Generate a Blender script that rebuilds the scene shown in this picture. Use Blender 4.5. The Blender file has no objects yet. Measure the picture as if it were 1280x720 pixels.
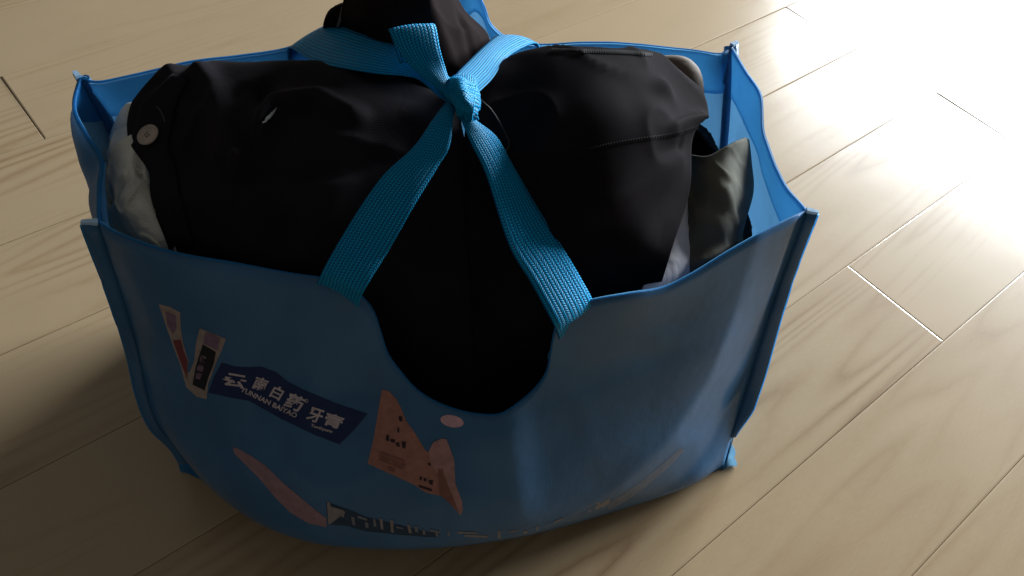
import bpy, bmesh, math, random
from mathutils import Vector, Matrix, noise
from mathutils.bvhtree import BVHTree
R = math.radians
random.seed(4)
S = bpy.context.scene
C = S.collection

# ------------------------------------------------------------------ camera
F_PX, PITCH, ROLL = 1093.3, 0.86494, 0.1908        # focal length in photo pixels, tilt down, roll
CAM_H = 0.75
fw = Vector((0, math.cos(PITCH), -math.sin(PITCH)))
rt0 = Vector((1, 0, 0)); up0 = rt0.cross(fw)
rt = math.cos(ROLL) * rt0 + math.sin(ROLL) * up0
up = rt.cross(fw)
cam_d = bpy.data.cameras.new('camera'); cam = bpy.data.objects.new('camera', cam_d); C.objects.link(cam)
cam_d.sensor_width = 36; cam_d.lens = F_PX / 1280 * 36; cam_d.clip_start = 0.02; cam_d.clip_end = 100
cam.matrix_world = Matrix(((rt.x, up.x, -fw.x, 0), (rt.y, up.y, -fw.y, 0), (rt.z, up.z, -fw.z, CAM_H), (0, 0, 0, 1)))
S.camera = cam

# ------------------------------------------------------------------ room light: dim ambient and one tall balcony window up to the right
W = bpy.data.worlds.new('World'); S.world = W; W.use_nodes = True
bg = W.node_tree.nodes['Background']; bg.inputs[0].default_value = (1.0, 0.94, 0.86, 1); bg.inputs[1].default_value = 0.106
def window_light(name, az, dist, width, z0, z1, radiance, col):
    ld = bpy.data.lights.new(name, 'AREA'); ld.shape = 'RECTANGLE'; ld.size = width; ld.size_y = z1 - z0
    ld.energy = radiance * math.pi * width * (z1 - z0); ld.color = col
    o = bpy.data.objects.new(name, ld); C.objects.link(o)
    a = R(az); p = Vector((math.sin(a) * dist, math.cos(a) * dist, (z0 + z1) / 2)); o.location = p
    d = Vector((-math.sin(a), -math.cos(a), 0)); o.rotation_euler = d.to_track_quat('-Z', 'Y').to_euler()
    return o
window_light('window_light', 35.5, 4.6, 3.3, 0.10, 2.10, 34.0, (0.87, 0.935, 1.0))

S.view_settings.view_transform = 'Standard'; S.view_settings.look = 'None'
S.view_settings.exposure = 0.0; S.view_settings.gamma = 1; S.view_settings.use_curve_mapping = False
S.render.filter_size = 1.9

# ------------------------------------------------------------------ helpers
def at(px, py, z):                                   # the real point at height z seen at that photo pixel
    d = (px - 640) / F_PX * rt - (py - 360) / F_PX * up + fw
    t = (CAM_H - z) / -d.z
    return Vector((d.x * t, d.y * t, z))
def ray(px, py):
    return ((px - 640) / F_PX * rt - (py - 360) / F_PX * up + fw).normalized()
EYE = Vector((0, 0, CAM_H))
def cr(p0, p1, p2, p3, t):
    return 0.5 * ((2 * p1) + (p2 - p0) * t + (2 * p0 - 5 * p1 + 4 * p2 - p3) * t * t + (3 * p1 - p0 - 3 * p2 + p3) * t ** 3)
def spline(pts, s):                                  # s in 0..1 over the list
    n = len(pts) - 1; f = min(max(s, 0), 1) * n; i = min(int(f), n - 1); t = f - i
    a = pts[i - 1] if i > 0 else 2 * pts[0] - pts[1]
    b = pts[i + 2] if i + 2 <= n else 2 * pts[n] - pts[n - 1]
    return cr(a, pts[i], pts[i + 1], b, t)
def surf(net, u, v):                                 # net = rows (v) of columns (u)
    return spline([spline(r, u) for r in net], v)
def net(rows): return [[at(*p) for p in r] for r in rows]

def link(name, me, mat, parent=None, smooth=True, **props):
    if isinstance(me, bmesh.types.BMesh):
        bm = me; me = bpy.data.meshes.new(name); bm.to_mesh(me); bm.free()
    o = bpy.data.objects.new(name, me); C.objects.link(o)
    if mat and not me.materials: me.materials.append(mat)
    if smooth:
        for p in me.polygons: p.use_smooth = True
    if parent: o.parent = parent
    for k, v in props.items(): o[k] = v
    return o
def empty(name, loc, label, cat, group=None):
    o = bpy.data.objects.new(name, None); C.objects.link(o); o.location = loc; o.empty_display_size = .05
    o['label'] = label; o['category'] = cat
    if group: o['group'] = group
    return o
def parented(o, p):                                  # keep world place under an empty that only translates
    o.parent = p; o.matrix_parent_inverse = Matrix.Translation(-p.location)
def grid_mesh(name, P, uv=None):                     # P[j][i] -> mesh with uv in metres
    nj, ni = len(P), len(P[0])
    vs = [tuple(p) for r in P for p in r]
    fs = [(j * ni + i, j * ni + i + 1, (j + 1) * ni + i + 1, (j + 1) * ni + i) for j in range(nj - 1) for i in range(ni - 1)]
    me = bpy.data.meshes.new(name); me.from_pydata(vs, [], fs)
    ul = me.uv_layers.new(name='UVMap')
    if uv is None:
        uv = [[(0, 0)] * ni for _ in range(nj)]
        mj = nj // 2
        xs = [0]
        for i in range(1, ni): xs.append(xs[-1] + (P[mj][i] - P[mj][i - 1]).length)
        for i in range(ni):
            y = 0
            for j in range(nj):
                if j: y += (P[j][i] - P[j - 1][i]).length
                uv[j][i] = (xs[i], y)
    for p in me.polygons:
        for li in p.loop_indices:
            k = me.loops[li].vertex_index; ul.data[li].uv = uv[k // ni][k % ni]
    me.update()
    return me
def solidify(o, t, offset=-1):
    m = o.modifiers.new('thickness', 'SOLIDIFY'); m.thickness = t; m.offset = offset; m.use_even_offset = False
def bvh_of(objs):
    bm = bmesh.new()
    for o in objs:
        b = bmesh.new(); b.from_mesh(o.data); tmp = bpy.data.meshes.new('t'); b.to_mesh(tmp); b.free(); bm.from_mesh(tmp); bpy.data.meshes.remove(tmp)
    t = BVHTree.FromBMesh(bm); bm.free(); return t

# ------------------------------------------------------------------ materials
def mat(name):
    m = bpy.data.materials.new(name); m.use_nodes = True; nt = m.node_tree
    return m, nt, nt.nodes['Principled BSDF']
def N(nt, t, **k):
    n = nt.nodes.new(t)
    for a, b in k.items(): setattr(n, a, b)
    return n
def L(nt, a, b): nt.links.new(a, b)
def math_n(nt, op, a, b=None, c=None):
    n = N(nt, 'ShaderNodeMath', operation=op)
    for i, v in enumerate((a, b, c)):
        if v is None: continue
        if isinstance(v, (int, float)): n.inputs[i].default_value = v
        else: L(nt, v, n.inputs[i])
    return n.outputs[0]
def bump(nt, bsdf, h, strength, dist, prev=None):
    b = N(nt, 'ShaderNodeBump'); b.inputs['Strength'].default_value = strength; b.inputs['Distance'].default_value = dist
    L(nt, h, b.inputs['Height'])
    if prev: L(nt, prev, b.inputs['Normal'])
    L(nt, b.outputs[0], bsdf.inputs['Normal']); return b.outputs[0]
def ramp(nt, fac, stops):
    r = N(nt, 'ShaderNodeValToRGB'); e = r.color_ramp.elements
    e[0].position, e[0].color = stops[0][0], (*stops[0][1], 1); e[1].position, e[1].color = stops[-1][0], (*stops[-1][1], 1)
    for p, c in stops[1:-1]:
        k = e.new(p); k.color = (*c, 1)
    L(nt, fac, r.inputs[0]); return r.outputs[0]

def wood_mat():
    m, nt, b = mat('oak_laminate')
    tc = N(nt, 'ShaderNodeTexCoord'); oi = N(nt, 'ShaderNodeObjectInfo')
    off = N(nt, 'ShaderNodeCombineXYZ'); 
    L(nt, math_n(nt, 'MULTIPLY', oi.outputs['Random'], 37.0), off.inputs[0])
    L(nt, math_n(nt, 'MULTIPLY', oi.outputs['Random'], 11.3), off.inputs[1])
    add = N(nt, 'ShaderNodeVectorMath', operation='ADD'); L(nt, tc.outputs['Object'], add.inputs[0]); L(nt, off.outputs[0], add.inputs[1])
    def noise_t(scale, vec_scale, detail=4, rough=.55, dist=0):
        mp = N(nt, 'ShaderNodeMapping'); mp.inputs['Scale'].default_value = vec_scale; L(nt, add.outputs[0], mp.inputs[0])
        n = N(nt, 'ShaderNodeTexNoise'); n.inputs['Scale'].default_value = scale; n.inputs['Detail'].default_value = detail
        n.inputs['Roughness'].default_value = rough; n.inputs['Distortion'].default_value = dist
        L(nt, mp.outputs[0], n.inputs['Vector']); return n.outputs['Fac']
    field = noise_t(1.2, (0.6, 8.5, 1), 1.5, .38, .08)
    wob = noise_t(9, (1.0, 5.0, 1), 2, .5)
    f2 = math_n(nt, 'ADD', math_n(nt, 'MULTIPLY', field, 34.0), math_n(nt, 'MULTIPLY', wob, .8))
    rings = math_n(nt, 'PINGPONG', f2, 1.0)
    rings = math_n(nt, 'POWER', rings, 1.9)
    mask = noise_t(3.0, (1.0, 3.0, 1), 2, .5)
    mask = ramp(nt, mask, [(.38, (0.12,) * 3), (.62, (1, 1, 1))])
    strong = ramp(nt, math_n(nt, 'FRACT', math_n(nt, 'MULTIPLY', oi.outputs['Random'], 7.3)), [(.45, (.5,) * 3), (.8, (1, 1, 1))])
    rings = math_n(nt, 'MULTIPLY', math_n(nt, 'MULTIPLY', rings, mask), strong)
    fibre = noise_t(75, (1, 20, 1), 6, .7)
    blot = noise_t(4, (1, 2.2, 1), 3, .5)
    v = math_n(nt, 'ADD', math_n(nt, 'MULTIPLY', rings, .66), math_n(nt, 'MULTIPLY', math_n(nt, 'SUBTRACT', fibre, .5), .95))
    v = math_n(nt, 'ADD', v, math_n(nt, 'MULTIPLY', math_n(nt, 'SUBTRACT', blot, .5), .4))
    v = math_n(nt, 'ADD', v, math_n(nt, 'MULTIPLY', math_n(nt, 'SUBTRACT', oi.outputs['Random'], .5), .30))
    col = ramp(nt, v, [(-.0, (.465, .345, .205)), (.35, (.405, .284, .158)), (.8, (.285, .185, .096))])
    L(nt, col, b.inputs['Base Color'])
    rr = math_n(nt, 'ADD', .12, math_n(nt, 'MULTIPLY', fibre, .08)); L(nt, rr, b.inputs['Roughness'])
    b.inputs['Specular IOR Level'].default_value = .55
    b.inputs['Coat Weight'].default_value = .5; b.inputs['Coat Roughness'].default_value = .31
    h = math_n(nt, 'ADD', math_n(nt, 'MULTIPLY', fibre, .4), math_n(nt, 'MULTIPLY', rings, -.3))
    n1 = bump(nt, b, noise_t(7, (1, 2.5, 1), 1, .4), .35, .003)
    bump(nt, b, h, .16, .0012, n1)
    return m
def plastic_fabric(name, col, rough, spec, trans=0.0, sheen=False, embossed=True, coat=0.0, tcol=None):
    m, nt, b = mat(name)
    tc = N(nt, 'ShaderNodeTexCoord')
    n = N(nt, 'ShaderNodeTexNoise'); n.inputs['Scale'].default_value = 14; n.inputs['Detail'].default_value = 4; L(nt, tc.outputs['Object'], n.inputs['Vector'])
    c = ramp(nt, n.outputs['Fac'], [(.3, tuple(x * .86 for x in col)), (.7, tuple(min(1, x * 1.1) for x in col))])
    L(nt, c, b.inputs['Base Color'])
    b.inputs['Roughness'].default_value = rough; b.inputs['Specular IOR Level'].default_value = spec
    b.inputs['Coat Weight'].default_value = coat; b.inputs['Coat Roughness'].default_value = .12
    n2 = N(nt, 'ShaderNodeTexNoise'); n2.inputs['Scale'].default_value = 45; n2.inputs['Detail'].default_value = 3; L(nt, tc.outputs['Object'], n2.inputs['Vector'])
    n3 = N(nt, 'ShaderNodeTexNoise'); n3.inputs['Scale'].default_value = 16; n3.inputs['Detail'].default_value = 5; n3.inputs['Distortion'].default_value = 1.4; n3.noise_type = 'RIDGED_MULTIFRACTAL'; L(nt, tc.outputs['Object'], n3.inputs['Vector'])
    n0 = bump(nt, b, n3.outputs['Fac'], .10, .006)
    nn = bump(nt, b, n2.outputs['Fac'], .22, .004, n0)
    if embossed:                                      # the fine pressed grid of non-woven cloth
        v = N(nt, 'ShaderNodeTexVoronoi'); v.inputs['Scale'].default_value = 1; v.inputs['Randomness'].default_value = .15
        mp = N(nt, 'ShaderNodeMapping'); mp.inputs['Scale'].default_value = (620, 620, 620); L(nt, tc.outputs['UV'], mp.inputs[0]); L(nt, mp.outputs[0], v.inputs['Vector'])
        nn = bump(nt, b, v.outputs['Distance'], .25, .0004, nn)
    if trans:
        tr = N(nt, 'ShaderNodeBsdfTranslucent'); tr.inputs[0].default_value = (*(tcol or tuple(min(1, x * 1.4) for x in col)), 1)
        mx = N(nt, 'ShaderNodeMixShader'); mx.inputs[0].default_value = trans
        L(nt, b.outputs[0], mx.inputs[1]); L(nt, tr.outputs[0], mx.inputs[2]); L(nt, mx.outputs[0], nt.nodes['Material Output'].inputs[0])
    return m
def webbing_mat():
    m, nt, b = mat('woven_blue_webbing')
    tc = N(nt, 'ShaderNodeTexCoord'); sp = N(nt, 'ShaderNodeSeparateXYZ'); L(nt, tc.outputs['UV'], sp.inputs[0])
    # herringbone: rows of small raised slanted stitches, slant flips every column
    colw = .0026; rowh = .0020
    u = math_n(nt, 'DIVIDE', sp.outputs[0], colw); fu = math_n(nt, 'FRACT', u); cell = math_n(nt, 'FLOOR', u)
    tri = math_n(nt, 'PINGPONG', u, 1.0)
    v = math_n(nt, 'ADD', math_n(nt, 'DIVIDE', sp.outputs[1], rowh), math_n(nt, 'MULTIPLY', tri, .9))
    fv = math_n(nt, 'FRACT', v)
    a = math_n(nt, 'SINE', math_n(nt, 'MULTIPLY', fu, math.pi)); c = math_n(nt, 'SINE', math_n(nt, 'MULTIPLY', fv, math.pi))
    h = math_n(nt, 'POWER', math_n(nt, 'MULTIPLY', a, c), .6)
    col = ramp(nt, h, [(.15, (.001, .08, .25)), (.75, (.001, .43, .86))])  # shade between stitches and glints on their tops put into the colour
    L(nt, col, b.inputs['Base Color']); b.inputs['Roughness'].default_value = .45; b.inputs['Specular IOR Level'].default_value = .22
    b.inputs['Specular Tint'].default_value = (.35, .85, 1, 1); b.inputs['Sheen Tint'].default_value = (.3, .8, 1, 1)
    bump(nt, b, h, .9, .0010)
    tr = N(nt, 'ShaderNodeBsdfTranslucent'); tr.inputs[0].default_value = (.01, .4, .8, 1)
    mx = N(nt, 'ShaderNodeMixShader'); mx.inputs[0].default_value = .05
    L(nt, b.outputs[0], mx.inputs[1]); L(nt, tr.outputs[0], mx.inputs[2]); L(nt, mx.outputs[0], nt.nodes['Material Output'].inputs[0])
    return m
def cloth_mat(name, col, rough=.75, spec=.3, sheen=.3, twill=900, fine=.35, trans=0, wr=.5, wscale=22):
    m, nt, b = mat(name)
    tc = N(nt, 'ShaderNodeTexCoord')
    n = N(nt, 'ShaderNodeTexNoise'); n.inputs['Scale'].default_value = 25; n.inputs['Detail'].default_value = 6; L(nt, tc.outputs['Object'], n.inputs['Vector'])
    c = ramp(nt, n.outputs['Fac'], [(.3, tuple(x * .8 for x in col)), (.7, tuple(min(1, x * 1.15) for x in col))])
    L(nt, c, b.inputs['Base Color']); b.inputs['Roughness'].default_value = rough; b.inputs['Specular IOR Level'].default_value = spec
    b.inputs['Sheen Weight'].default_value = sheen; b.inputs['Sheen Roughness'].default_value = .5
    mp = N(nt, 'ShaderNodeMapping'); mp.inputs['Rotation'].default_value = (0, 0, R(38)); mp.inputs['Scale'].default_value = (1, 1, 1); L(nt, tc.outputs['UV'], mp.inputs[0])
    w = N(nt, 'ShaderNodeTexWave'); w.inputs['Scale'].default_value = twill / 6.28; w.inputs['Distortion'].default_value = .6; L(nt, mp.outputs[0], w.inputs['Vector'])
    n2 = N(nt, 'ShaderNodeTexNoise'); n2.inputs['Scale'].default_value = wscale; n2.inputs['Detail'].default_value = 4; n2.inputs['Distortion'].default_value = .8; L(nt, tc.outputs['Object'], n2.inputs['Vector'])
    nn = bump(nt, b, n2.outputs['Fac'], wr, .008)
    bump(nt, b, w.outputs['Fac'], fine, .0006, nn)
    if trans:
        tr = N(nt, 'ShaderNodeBsdfTranslucent'); tr.inputs[0].default_value = (*col, 1)
        mx = N(nt, 'ShaderNodeMixShader'); mx.inputs[0].default_value = trans
        L(nt, b.outputs[0], mx.inputs[1]); L(nt, tr.outputs[0], mx.inputs[2]); L(nt, mx.outputs[0], nt.nodes['Material Output'].inputs[0])
    return m
def flat(name, col, rough=.45, spec=.22):
    m, nt, b = mat(name)
    tc = N(nt, 'ShaderNodeTexCoord'); n = N(nt, 'ShaderNodeTexNoise'); n.inputs['Scale'].default_value = 160; n.inputs['Detail'].default_value = 3; L(nt, tc.outputs['Object'], n.inputs['Vector'])
    c = ramp(nt, n.outputs['Fac'], [(.3, tuple(x * .82 for x in col)), (.7, tuple(min(1, x * 1.1) for x in col))])
    L(nt, c, b.inputs['Base Color']); b.inputs['Roughness'].default_value = rough; b.inputs['Specular IOR Level'].default_value = spec
    return m
M_wood = wood_mat()
M_gap = flat('joint_core', (.16, .10, .055), .8, .2)
M_blue = plastic_fabric('laminated_blue', (.044, .150, .310), .48, .06, .04, coat=.55, tcol=(.03, .25, .7))
M_side = plastic_fabric('side_blue', (.028, .20, .43), .42, .15, .50, coat=.0, tcol=(.50, .74, .88))
M_blue2 = plastic_fabric('blue_nonwoven', (.022, .22, .52), .45, .18, .55, tcol=(.25, .66, .98))
M_lining = plastic_fabric('pale_lining', (.50, .66, .76), .5, .2, .60, tcol=(.6, .8, .95))
M_white_edge = plastic_fabric('seam_edge', (.42, .62, .82), .5, .3, .2, embossed=False)
M_web = webbing_mat()
M_black = cloth_mat('black_cotton', (.0170, .0148, .0185), .75, .03, .02, 1500, .12, wr=.2)
M_black2 = cloth_mat('black_nylon', (.0150, .0130, .0145), .8, .008, .0, 2600, .15, wr=.10, wscale=10)
M_black3 = cloth_mat('brown_black_nylon', (.0150, .0105, .0105), .8, .008, .0, 1800, .15, wr=.12, wscale=10)
M_olive = cloth_mat('olive_grey_cotton', (.135, .135, .115), .95, .02, .0, 1400, .2, wr=.15)
M_pale = cloth_mat('pale_cream_cotton', (.80, .80, .71), .85, .15, .2, 1400, .3, trans=.15, wr=.9)
M_greyw = cloth_mat('light_grey_cotton', (.80, .78, .80), .9, .08, .2, 1400, .3)
M_taupe = cloth_mat('taupe_satin', (.17, .135, .105), .7, .12, .1, 2000, .1, wr=.3)

# ------------------------------------------------------------------ floor: oak boards, each a board of its own
YAW = 0.83609; BW = 0.139212; O0 = 0.085617; BL = 1.38
dA = Vector((math.cos(YAW), math.sin(YAW), 0)); dB = Vector((-dA.y, dA.x, 0))
bm = bmesh.new()
for z in (-.012, -.004):
    pass
bmesh.ops.create_cube(bm, size=1)
bmesh.ops.scale(bm, vec=(9, 9, .02), verts=bm.verts)
floor = link('floor', bm, M_gap, None, False, kind='structure')
floor.location = (1.2, 2.2, -.0155)
def plank_mesh(length, g=.00018, bev=.0009, th=.005):
    # rounded-edge board: stacked rings, top at z 0
    rings = []; nb = 4
    a, w = length / 2 - g, BW / 2 - g
    prof = [(0, -th), (0, -.0007), (.0003, -.00030), (.0018, 0)]
    bm = bmesh.new(); prev = None; allr = []
    for ins, z in prof:
        r = [bm.verts.new((sx * (a - ins), sy * (w - ins), z)) for sx, sy in ((-1, -1), (1, -1), (1, 1), (-1, 1))]
        if prev:
            for k in range(4): bm.faces.new((prev[k], prev[(k + 1) % 4], r[(k + 1) % 4], r[k]))
        prev = r
    bm.faces.new(prev)
    me = bpy.data.meshes.new('plank'); bm.to_mesh(me); bm.free(); me.materials.append(M_wood)
    return me
pm = plank_mesh(BL)
phase = {0: .845, 1: 1.272, 2: .62, 3: 1.243, 4: .66, 5: .60, 6: .152, 7: .85, 8: .95, 9: .3, 10: .8, -1: .03, -2: .02, -3: .1, -4: .5}
rp = random.Random(9)
for i in range(-14, 22):
    ph = phase.get(i, rp.random() * BL)
    for k in range(-3, 5):
        c = dA * (ph + BL * (k + .5)) + dB * (O0 + BW * (i + .5))
        if not (-2.4 < c.x < 3.4 and -1.0 < c.y < 4.4): continue
        rp = random.Random(i * 31 + k * 7 + 5)
        p = bpy.data.objects.new('plank', pm); C.objects.link(p); p.parent = floor
        p.matrix_parent_inverse = Matrix.Translation(-floor.location)
        p.location = c + Vector((0, 0, rp.uniform(-.0002, .0002)))
        p.rotation_euler = (R(rp.uniform(-.22, .22)), R(rp.uniform(-.03, .03)), YAW)

# ------------------------------------------------------------------ the bag
bag = empty('shopping_bag', (-.04, .52, 0), 'blue laminated shopping bag stuffed with clothes, its webbing handles tied in a knot', 'bag')
ZT = .30
front_net = net([
 [(236,583,.000),(270,606,.000),(325,640,.000),(388,662,.000),(450,670,.000),(520,672,.000),(600,668,.000),(700,650,.000),(795,628,.000),(858,606,.000),(906,584,.000)],
 [(228,566,.022),(258,606,.024),(318,651,.026),(385,676,.028),(450,684,.03),(520,685,.03),(600,678,.03),(700,660,.03),(800,633,.028),(868,602,.026),(909,566,.022)],
 [(192,520,.080),(228,555,.085),(292,596,.09),(367,622,.09),(445,632,.09),(520,634,.09),(600,627,.09),(688,607,.09),(782,575,.09),(868,530,.085),(936,480,.085)],
 [(165,414,.175),(203,440,.175),(272,470,.178),(350,495,.18),(432,510,.18),(515,515,.18),(596,512,.18),(684,496,.178),(785,468,.18),(885,425,.18),(966,382,.18)],
 [(118,271,ZT),(172,299,ZT-.003),(245,313,ZT-.006),(335,325,ZT-.01),(430,345,ZT-.012),(520,360,ZT-.015),(600,366,ZT-.015),(690,368,ZT-.012),(800,352,ZT-.008),(905,303,ZT-.004),(1012,256,ZT)],
])
# vertical crease right of the scoop
def dist_poly(p, pts):
    best = 9
    for a, b in zip(pts, pts[1:]):
        ab = b - a; t = max(0, min(1, (p - a).dot(ab) / ab.length_squared)); d = (p - a - ab * t).length
        best = min(best, d)
    return best
SHEEN = [Vector((a * .55, b * .33, 0)) for a, b in ((.945, 1.2), (.945, 1.0), (.938, .80), (.915, .62), (.865, .47), (.78, .36), (.68, .28), (.56, .22), (.40, .17), (.2, .14), (-.1, .12))]
CREASES = [([Vector((a * .55, b * .33, 0)) for a, b in pl], h) for pl, h in (
  (((.71, .95), (.76, .84), (.86, .78), (.93, .82)), .0022), (((.38, .92), (.33, .72), (.31, .5)), .0020), (((.03, .97), (.10, .80), (.20, .64), (.24, .50)), .0030),
  (((.50, .72), (.54, .5), (.55, .25)), -.0022), (((.72, .90), (.80, .80), (.90, .70)), -.0014), (((.69, .86), (.75, .66), (.77, .45)), .0012), (((.06, .6), (.12, .45), (.14, .2)), .0025), (((.25, .35), (.38, .28), (.5, .3)), .0018))]
def side_poly(p, pts):                               # distance, and +1 above / left of the curve
    best = 9; sg = 1
    for a, b in zip(pts, pts[1:]):
        ab = b - a; t = max(0, min(1, (p - a).dot(ab) / ab.length_squared)); w = p - a - ab * t
        if w.length < best: best = w.length; sg = 1 if ab.cross(p - a).z < 0 else -1
    return best, sg
def front_s(u, v):
    p = surf(front_net, u, v)
    n = Vector((.22, -.97, .1))
    q = (u - (.66 - .02 * v)) / .030
    if v > .2: p = p + n * (.007 * math.exp(-q * q) * min(1, (v - .2) / .3))
    q2 = (u - .80) / .09
    p = p - n * (.010 * math.exp(-q2 * q2) * math.sin(min(1, max(0, v)) * math.pi))
    return p
def stuffed(u, v):
    # the stuffed panel stands proud inside this curve and falls away to its right edge and its foot
    p = front_s(u, v)
    q_ = Vector((u * .55, v * .33, 0)); dd, sg = side_poly(q_, SHEEN); sd = dd * sg
    h_ = .042 * (math.exp(-(sd / .16) ** 2) if sd > 0 else max(0, 1 + sd / .048) ** 1.15)
    h_ *= max(0, min(1, (1 - u) / .012, (v - .03) / .05)) * (1 - .6 * min(1, max(0, (v - .7) / .3)))
    toward = (EYE - p).normalized(); n = toward
    p = p + toward * h_
    for c_, h_ in CREASES:
        q0 = Vector((u * .55, v * .33, 0)); d_ = dist_poly(q0, c_); ln = (c_[-1] - c_[0]).length; tp_ = min((q0 - c_[0]).length, (q0 - c_[-1]).length) / ln
        p = p + n * h_ * math.exp(-(d_ / .009) ** 2) * min(1, v * 5) * min(1, tp_ * 2.4)
    k = noise.noise(Vector((u * 5.1, v * 3.3, 1.7))) * .006 + noise.noise(Vector((u * 13, v * 6, 5.7))) * .0022
    e = min(1, u * 12, (1 - u) * 12, v * 6)
    return p + n * k * max(0, e)
def project(p):
    d = p - EYE; z = d.dot(fw); return Vector((640 + F_PX * d.dot(rt) / z, 360 - F_PX * d.dot(up) / z))
def invert(fn, px, py, u, v):
    for _ in range(25):
        q = project(fn(u, v)); e = Vector((px, py)) - q
        if e.length < .05: break
        h = 1e-3
        du = (project(fn(u + h, v)) - q) / h; dv = (project(fn(u, v + h)) - q) / h
        det = du.x * dv.y - du.y * dv.x
        if abs(det) < 1e-6: break
        s = .8
        u += s * (e.x * dv.y - e.y * dv.x) / det; v += s * (du.x * e.y - du.y * e.x) / det
        u = min(max(u, -.02), 1.02); v = min(max(v, .0), 1.06)
    return u, v
top_px = [(118,275),(150,294),(215,316),(290,329),(360,342),(400,348),(430,358),(452,372),(466,390),(475,416),(484,443),(502,468),(520,488),(543,503),(572,514),(598,519),(625,519),(650,504),(672,484),(684,466),(688,449),(691.5,428),(697,407),(714,391),(738,377),(785,368),(830,360),(868,342),(915,313),(960,288),(1002,267)]
def px_spline(pts, s):
    return spline([Vector(p) for p in pts], s)
def resample(pts, n):
    dense = [px_spline(pts, k / 600) for k in range(601)]
    acc = [0]
    for a, b in zip(dense, dense[1:]): acc.append(acc[-1] + (b - a).length)
    out = []; j = 0
    for k in range(n + 1):
        t = acc[-1] * k / n
        while j < 599 and acc[j + 1] < t: j += 1
        f = (t - acc[j]) / max(1e-9, acc[j + 1] - acc[j]); out.append(dense[j].lerp(dense[j + 1], min(1, f)))
    return out
NU, NV = 150, 46
tops = resample(top_px, NU); uvt = []
gu, gv = 0.0, .97
for q in tops:
    gu, gv = invert(front_s, q.x, q.y, min(max(gu, .005), .995), min(gv, .97)); uvt.append((gu, gv))
for k in range(1, NU + 1): uvt[k] = (max(uvt[k][0], uvt[k - 1][0] + .0004), uvt[k][1])
uvt[0] = (0, uvt[0][1]); uvt[-1] = (1, uvt[-1][1])
Pf = []
for j in range(NV + 1):
    t = j / NV; row = []
    for i in range(NU + 1):
        ut, vt = uvt[i]; ub = i / NU
        w = t ** .8
        u = ub * (1 - w) + ut * w
        row.append(stuffed(u, vt * t))
    Pf.append(row)
me = grid_mesh('front_panel', Pf)
front = link('front_panel', me, M_blue); parented(front, bag); solidify(front, .0009, -1)
BV = BVHTree.FromPolygons([v.co.copy() for v in me.vertices], [tuple(p.vertices) for p in me.polygons])

def inset_grid(P, d, cen):                            # copy of a panel pushed d metres towards the inside
    nj, ni = len(P), len(P[0]); out = []
    for j in range(nj):
        r = []
        for i in range(ni):
            a = P[j][min(i + 1, ni - 1)] - P[j][max(i - 1, 0)]; b = P[min(j + 1, nj - 1)][i] - P[max(j - 1, 0)][i]
            n = a.cross(b)
            if n.length < 1e-9: n = Vector((0, 0, 1))
            n.normalize()
            if n.dot(cen - P[j][i]) < 0: n = -n
            r.append(P[j][i] + n * d)
        out.append(r)
    return out
CEN = Vector((-.07, .53, .18))
# folded hem along the inside of the front rim (follows the scoop)
rim = [Pf[-1][i] for i in range(NU + 1)]
hemf = inset_grid([Pf[j] for j in range(NV - 5, NV + 1)], .0022, CEN)
o = link('hem', grid_mesh('hem', hemf), M_blue2); o.parent = front; 
def edge_tube(name, pts, r, m, parent, seg=6, lvl=None):
    bm = bmesh.new(); prev = None
    for k, p in enumerate(pts):
        d = (pts[min(k + 1, len(pts) - 1)] - pts[max(k - 1, 0)]).normalized()
        a = d.cross(Vector((0, 0, 1)));
        if a.length < .05: a = d.cross(Vector((1, 0, 0)))
        a.normalize(); b = d.cross(a)
        rr = r(k / (len(pts) - 1)) if callable(r) else r
        ring = [bm.verts.new(p + (a * math.cos(t) + b * math.sin(t)) * rr) for t in [2 * math.pi * s / seg for s in range(seg)]]
        if prev:
            for s in range(seg): bm.faces.new((prev[s], prev[(s + 1) % seg], ring[(s + 1) % seg], ring[s]))
        prev = ring
    o = link(name, bm, m)
    if parent: o.parent = parent; 
    return o
o = edge_tube('rim_fold', [p + (CEN - p).normalized() * .0010 for p in rim], .0009, M_blue2, None); o.parent = front

# side gussets and back panel: rows bottom -> top
FLt, FRt = Pf[-1][0], Pf[-1][-1]
def column_of(u, hs):                                  # front panel side edge at a few heights
    col = [r[0] if u == 0 else r[-1] for r in Pf]; out = []
    for h in hs:
        out.append(min(col, key=lambda p: abs(p.z - h)).copy())
    return out
hs = (0, .08, .17, .25)
fl = column_of(0, hs); fr = column_of(1, hs)
# left gusset, columns back-left -> front-left
bl_col = [Vector((-.318, .530, 0)), Vector((-.335, .528, .08)), Vector((-.348, .522, .17)), Vector((-.353, .517, .25)), at(98, 97, ZT)]
left_net = [
 [bl_col[0], Vector((-.305,.49,0)), Vector((-.295,.45,0)), Vector((-.285,.41,0)), Vector((-.275,.375,0)), fl[0]],
 [bl_col[1], Vector((-.322,.49,.08)), Vector((-.312,.45,.08)), Vector((-.300,.41,.08)), Vector((-.285,.378,.08)), fl[1]],
 [bl_col[2], Vector((-.340,.49,.17)), Vector((-.330,.455,.17)), Vector((-.316,.425,.17)), Vector((-.300,.395,.17)), fl[2]],
 [bl_col[3], at(93,160,.255), at(97,205,.253), at(108,245,.25), at(115,268,.25), fl[3]],
 [bl_col[4], at(91,135,ZT-.004), at(103,165,ZT-.010), at(123,198,ZT-.014), at(122,240,ZT-.010), FLt + Vector((0, .001, 0))],
]
br_col = [Vector((.205, .66, 0)), Vector((.20, .675, .08)), Vector((.19, .69, .17)), Vector((.172, .705, .25)), at(915, 57, ZT)]
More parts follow.
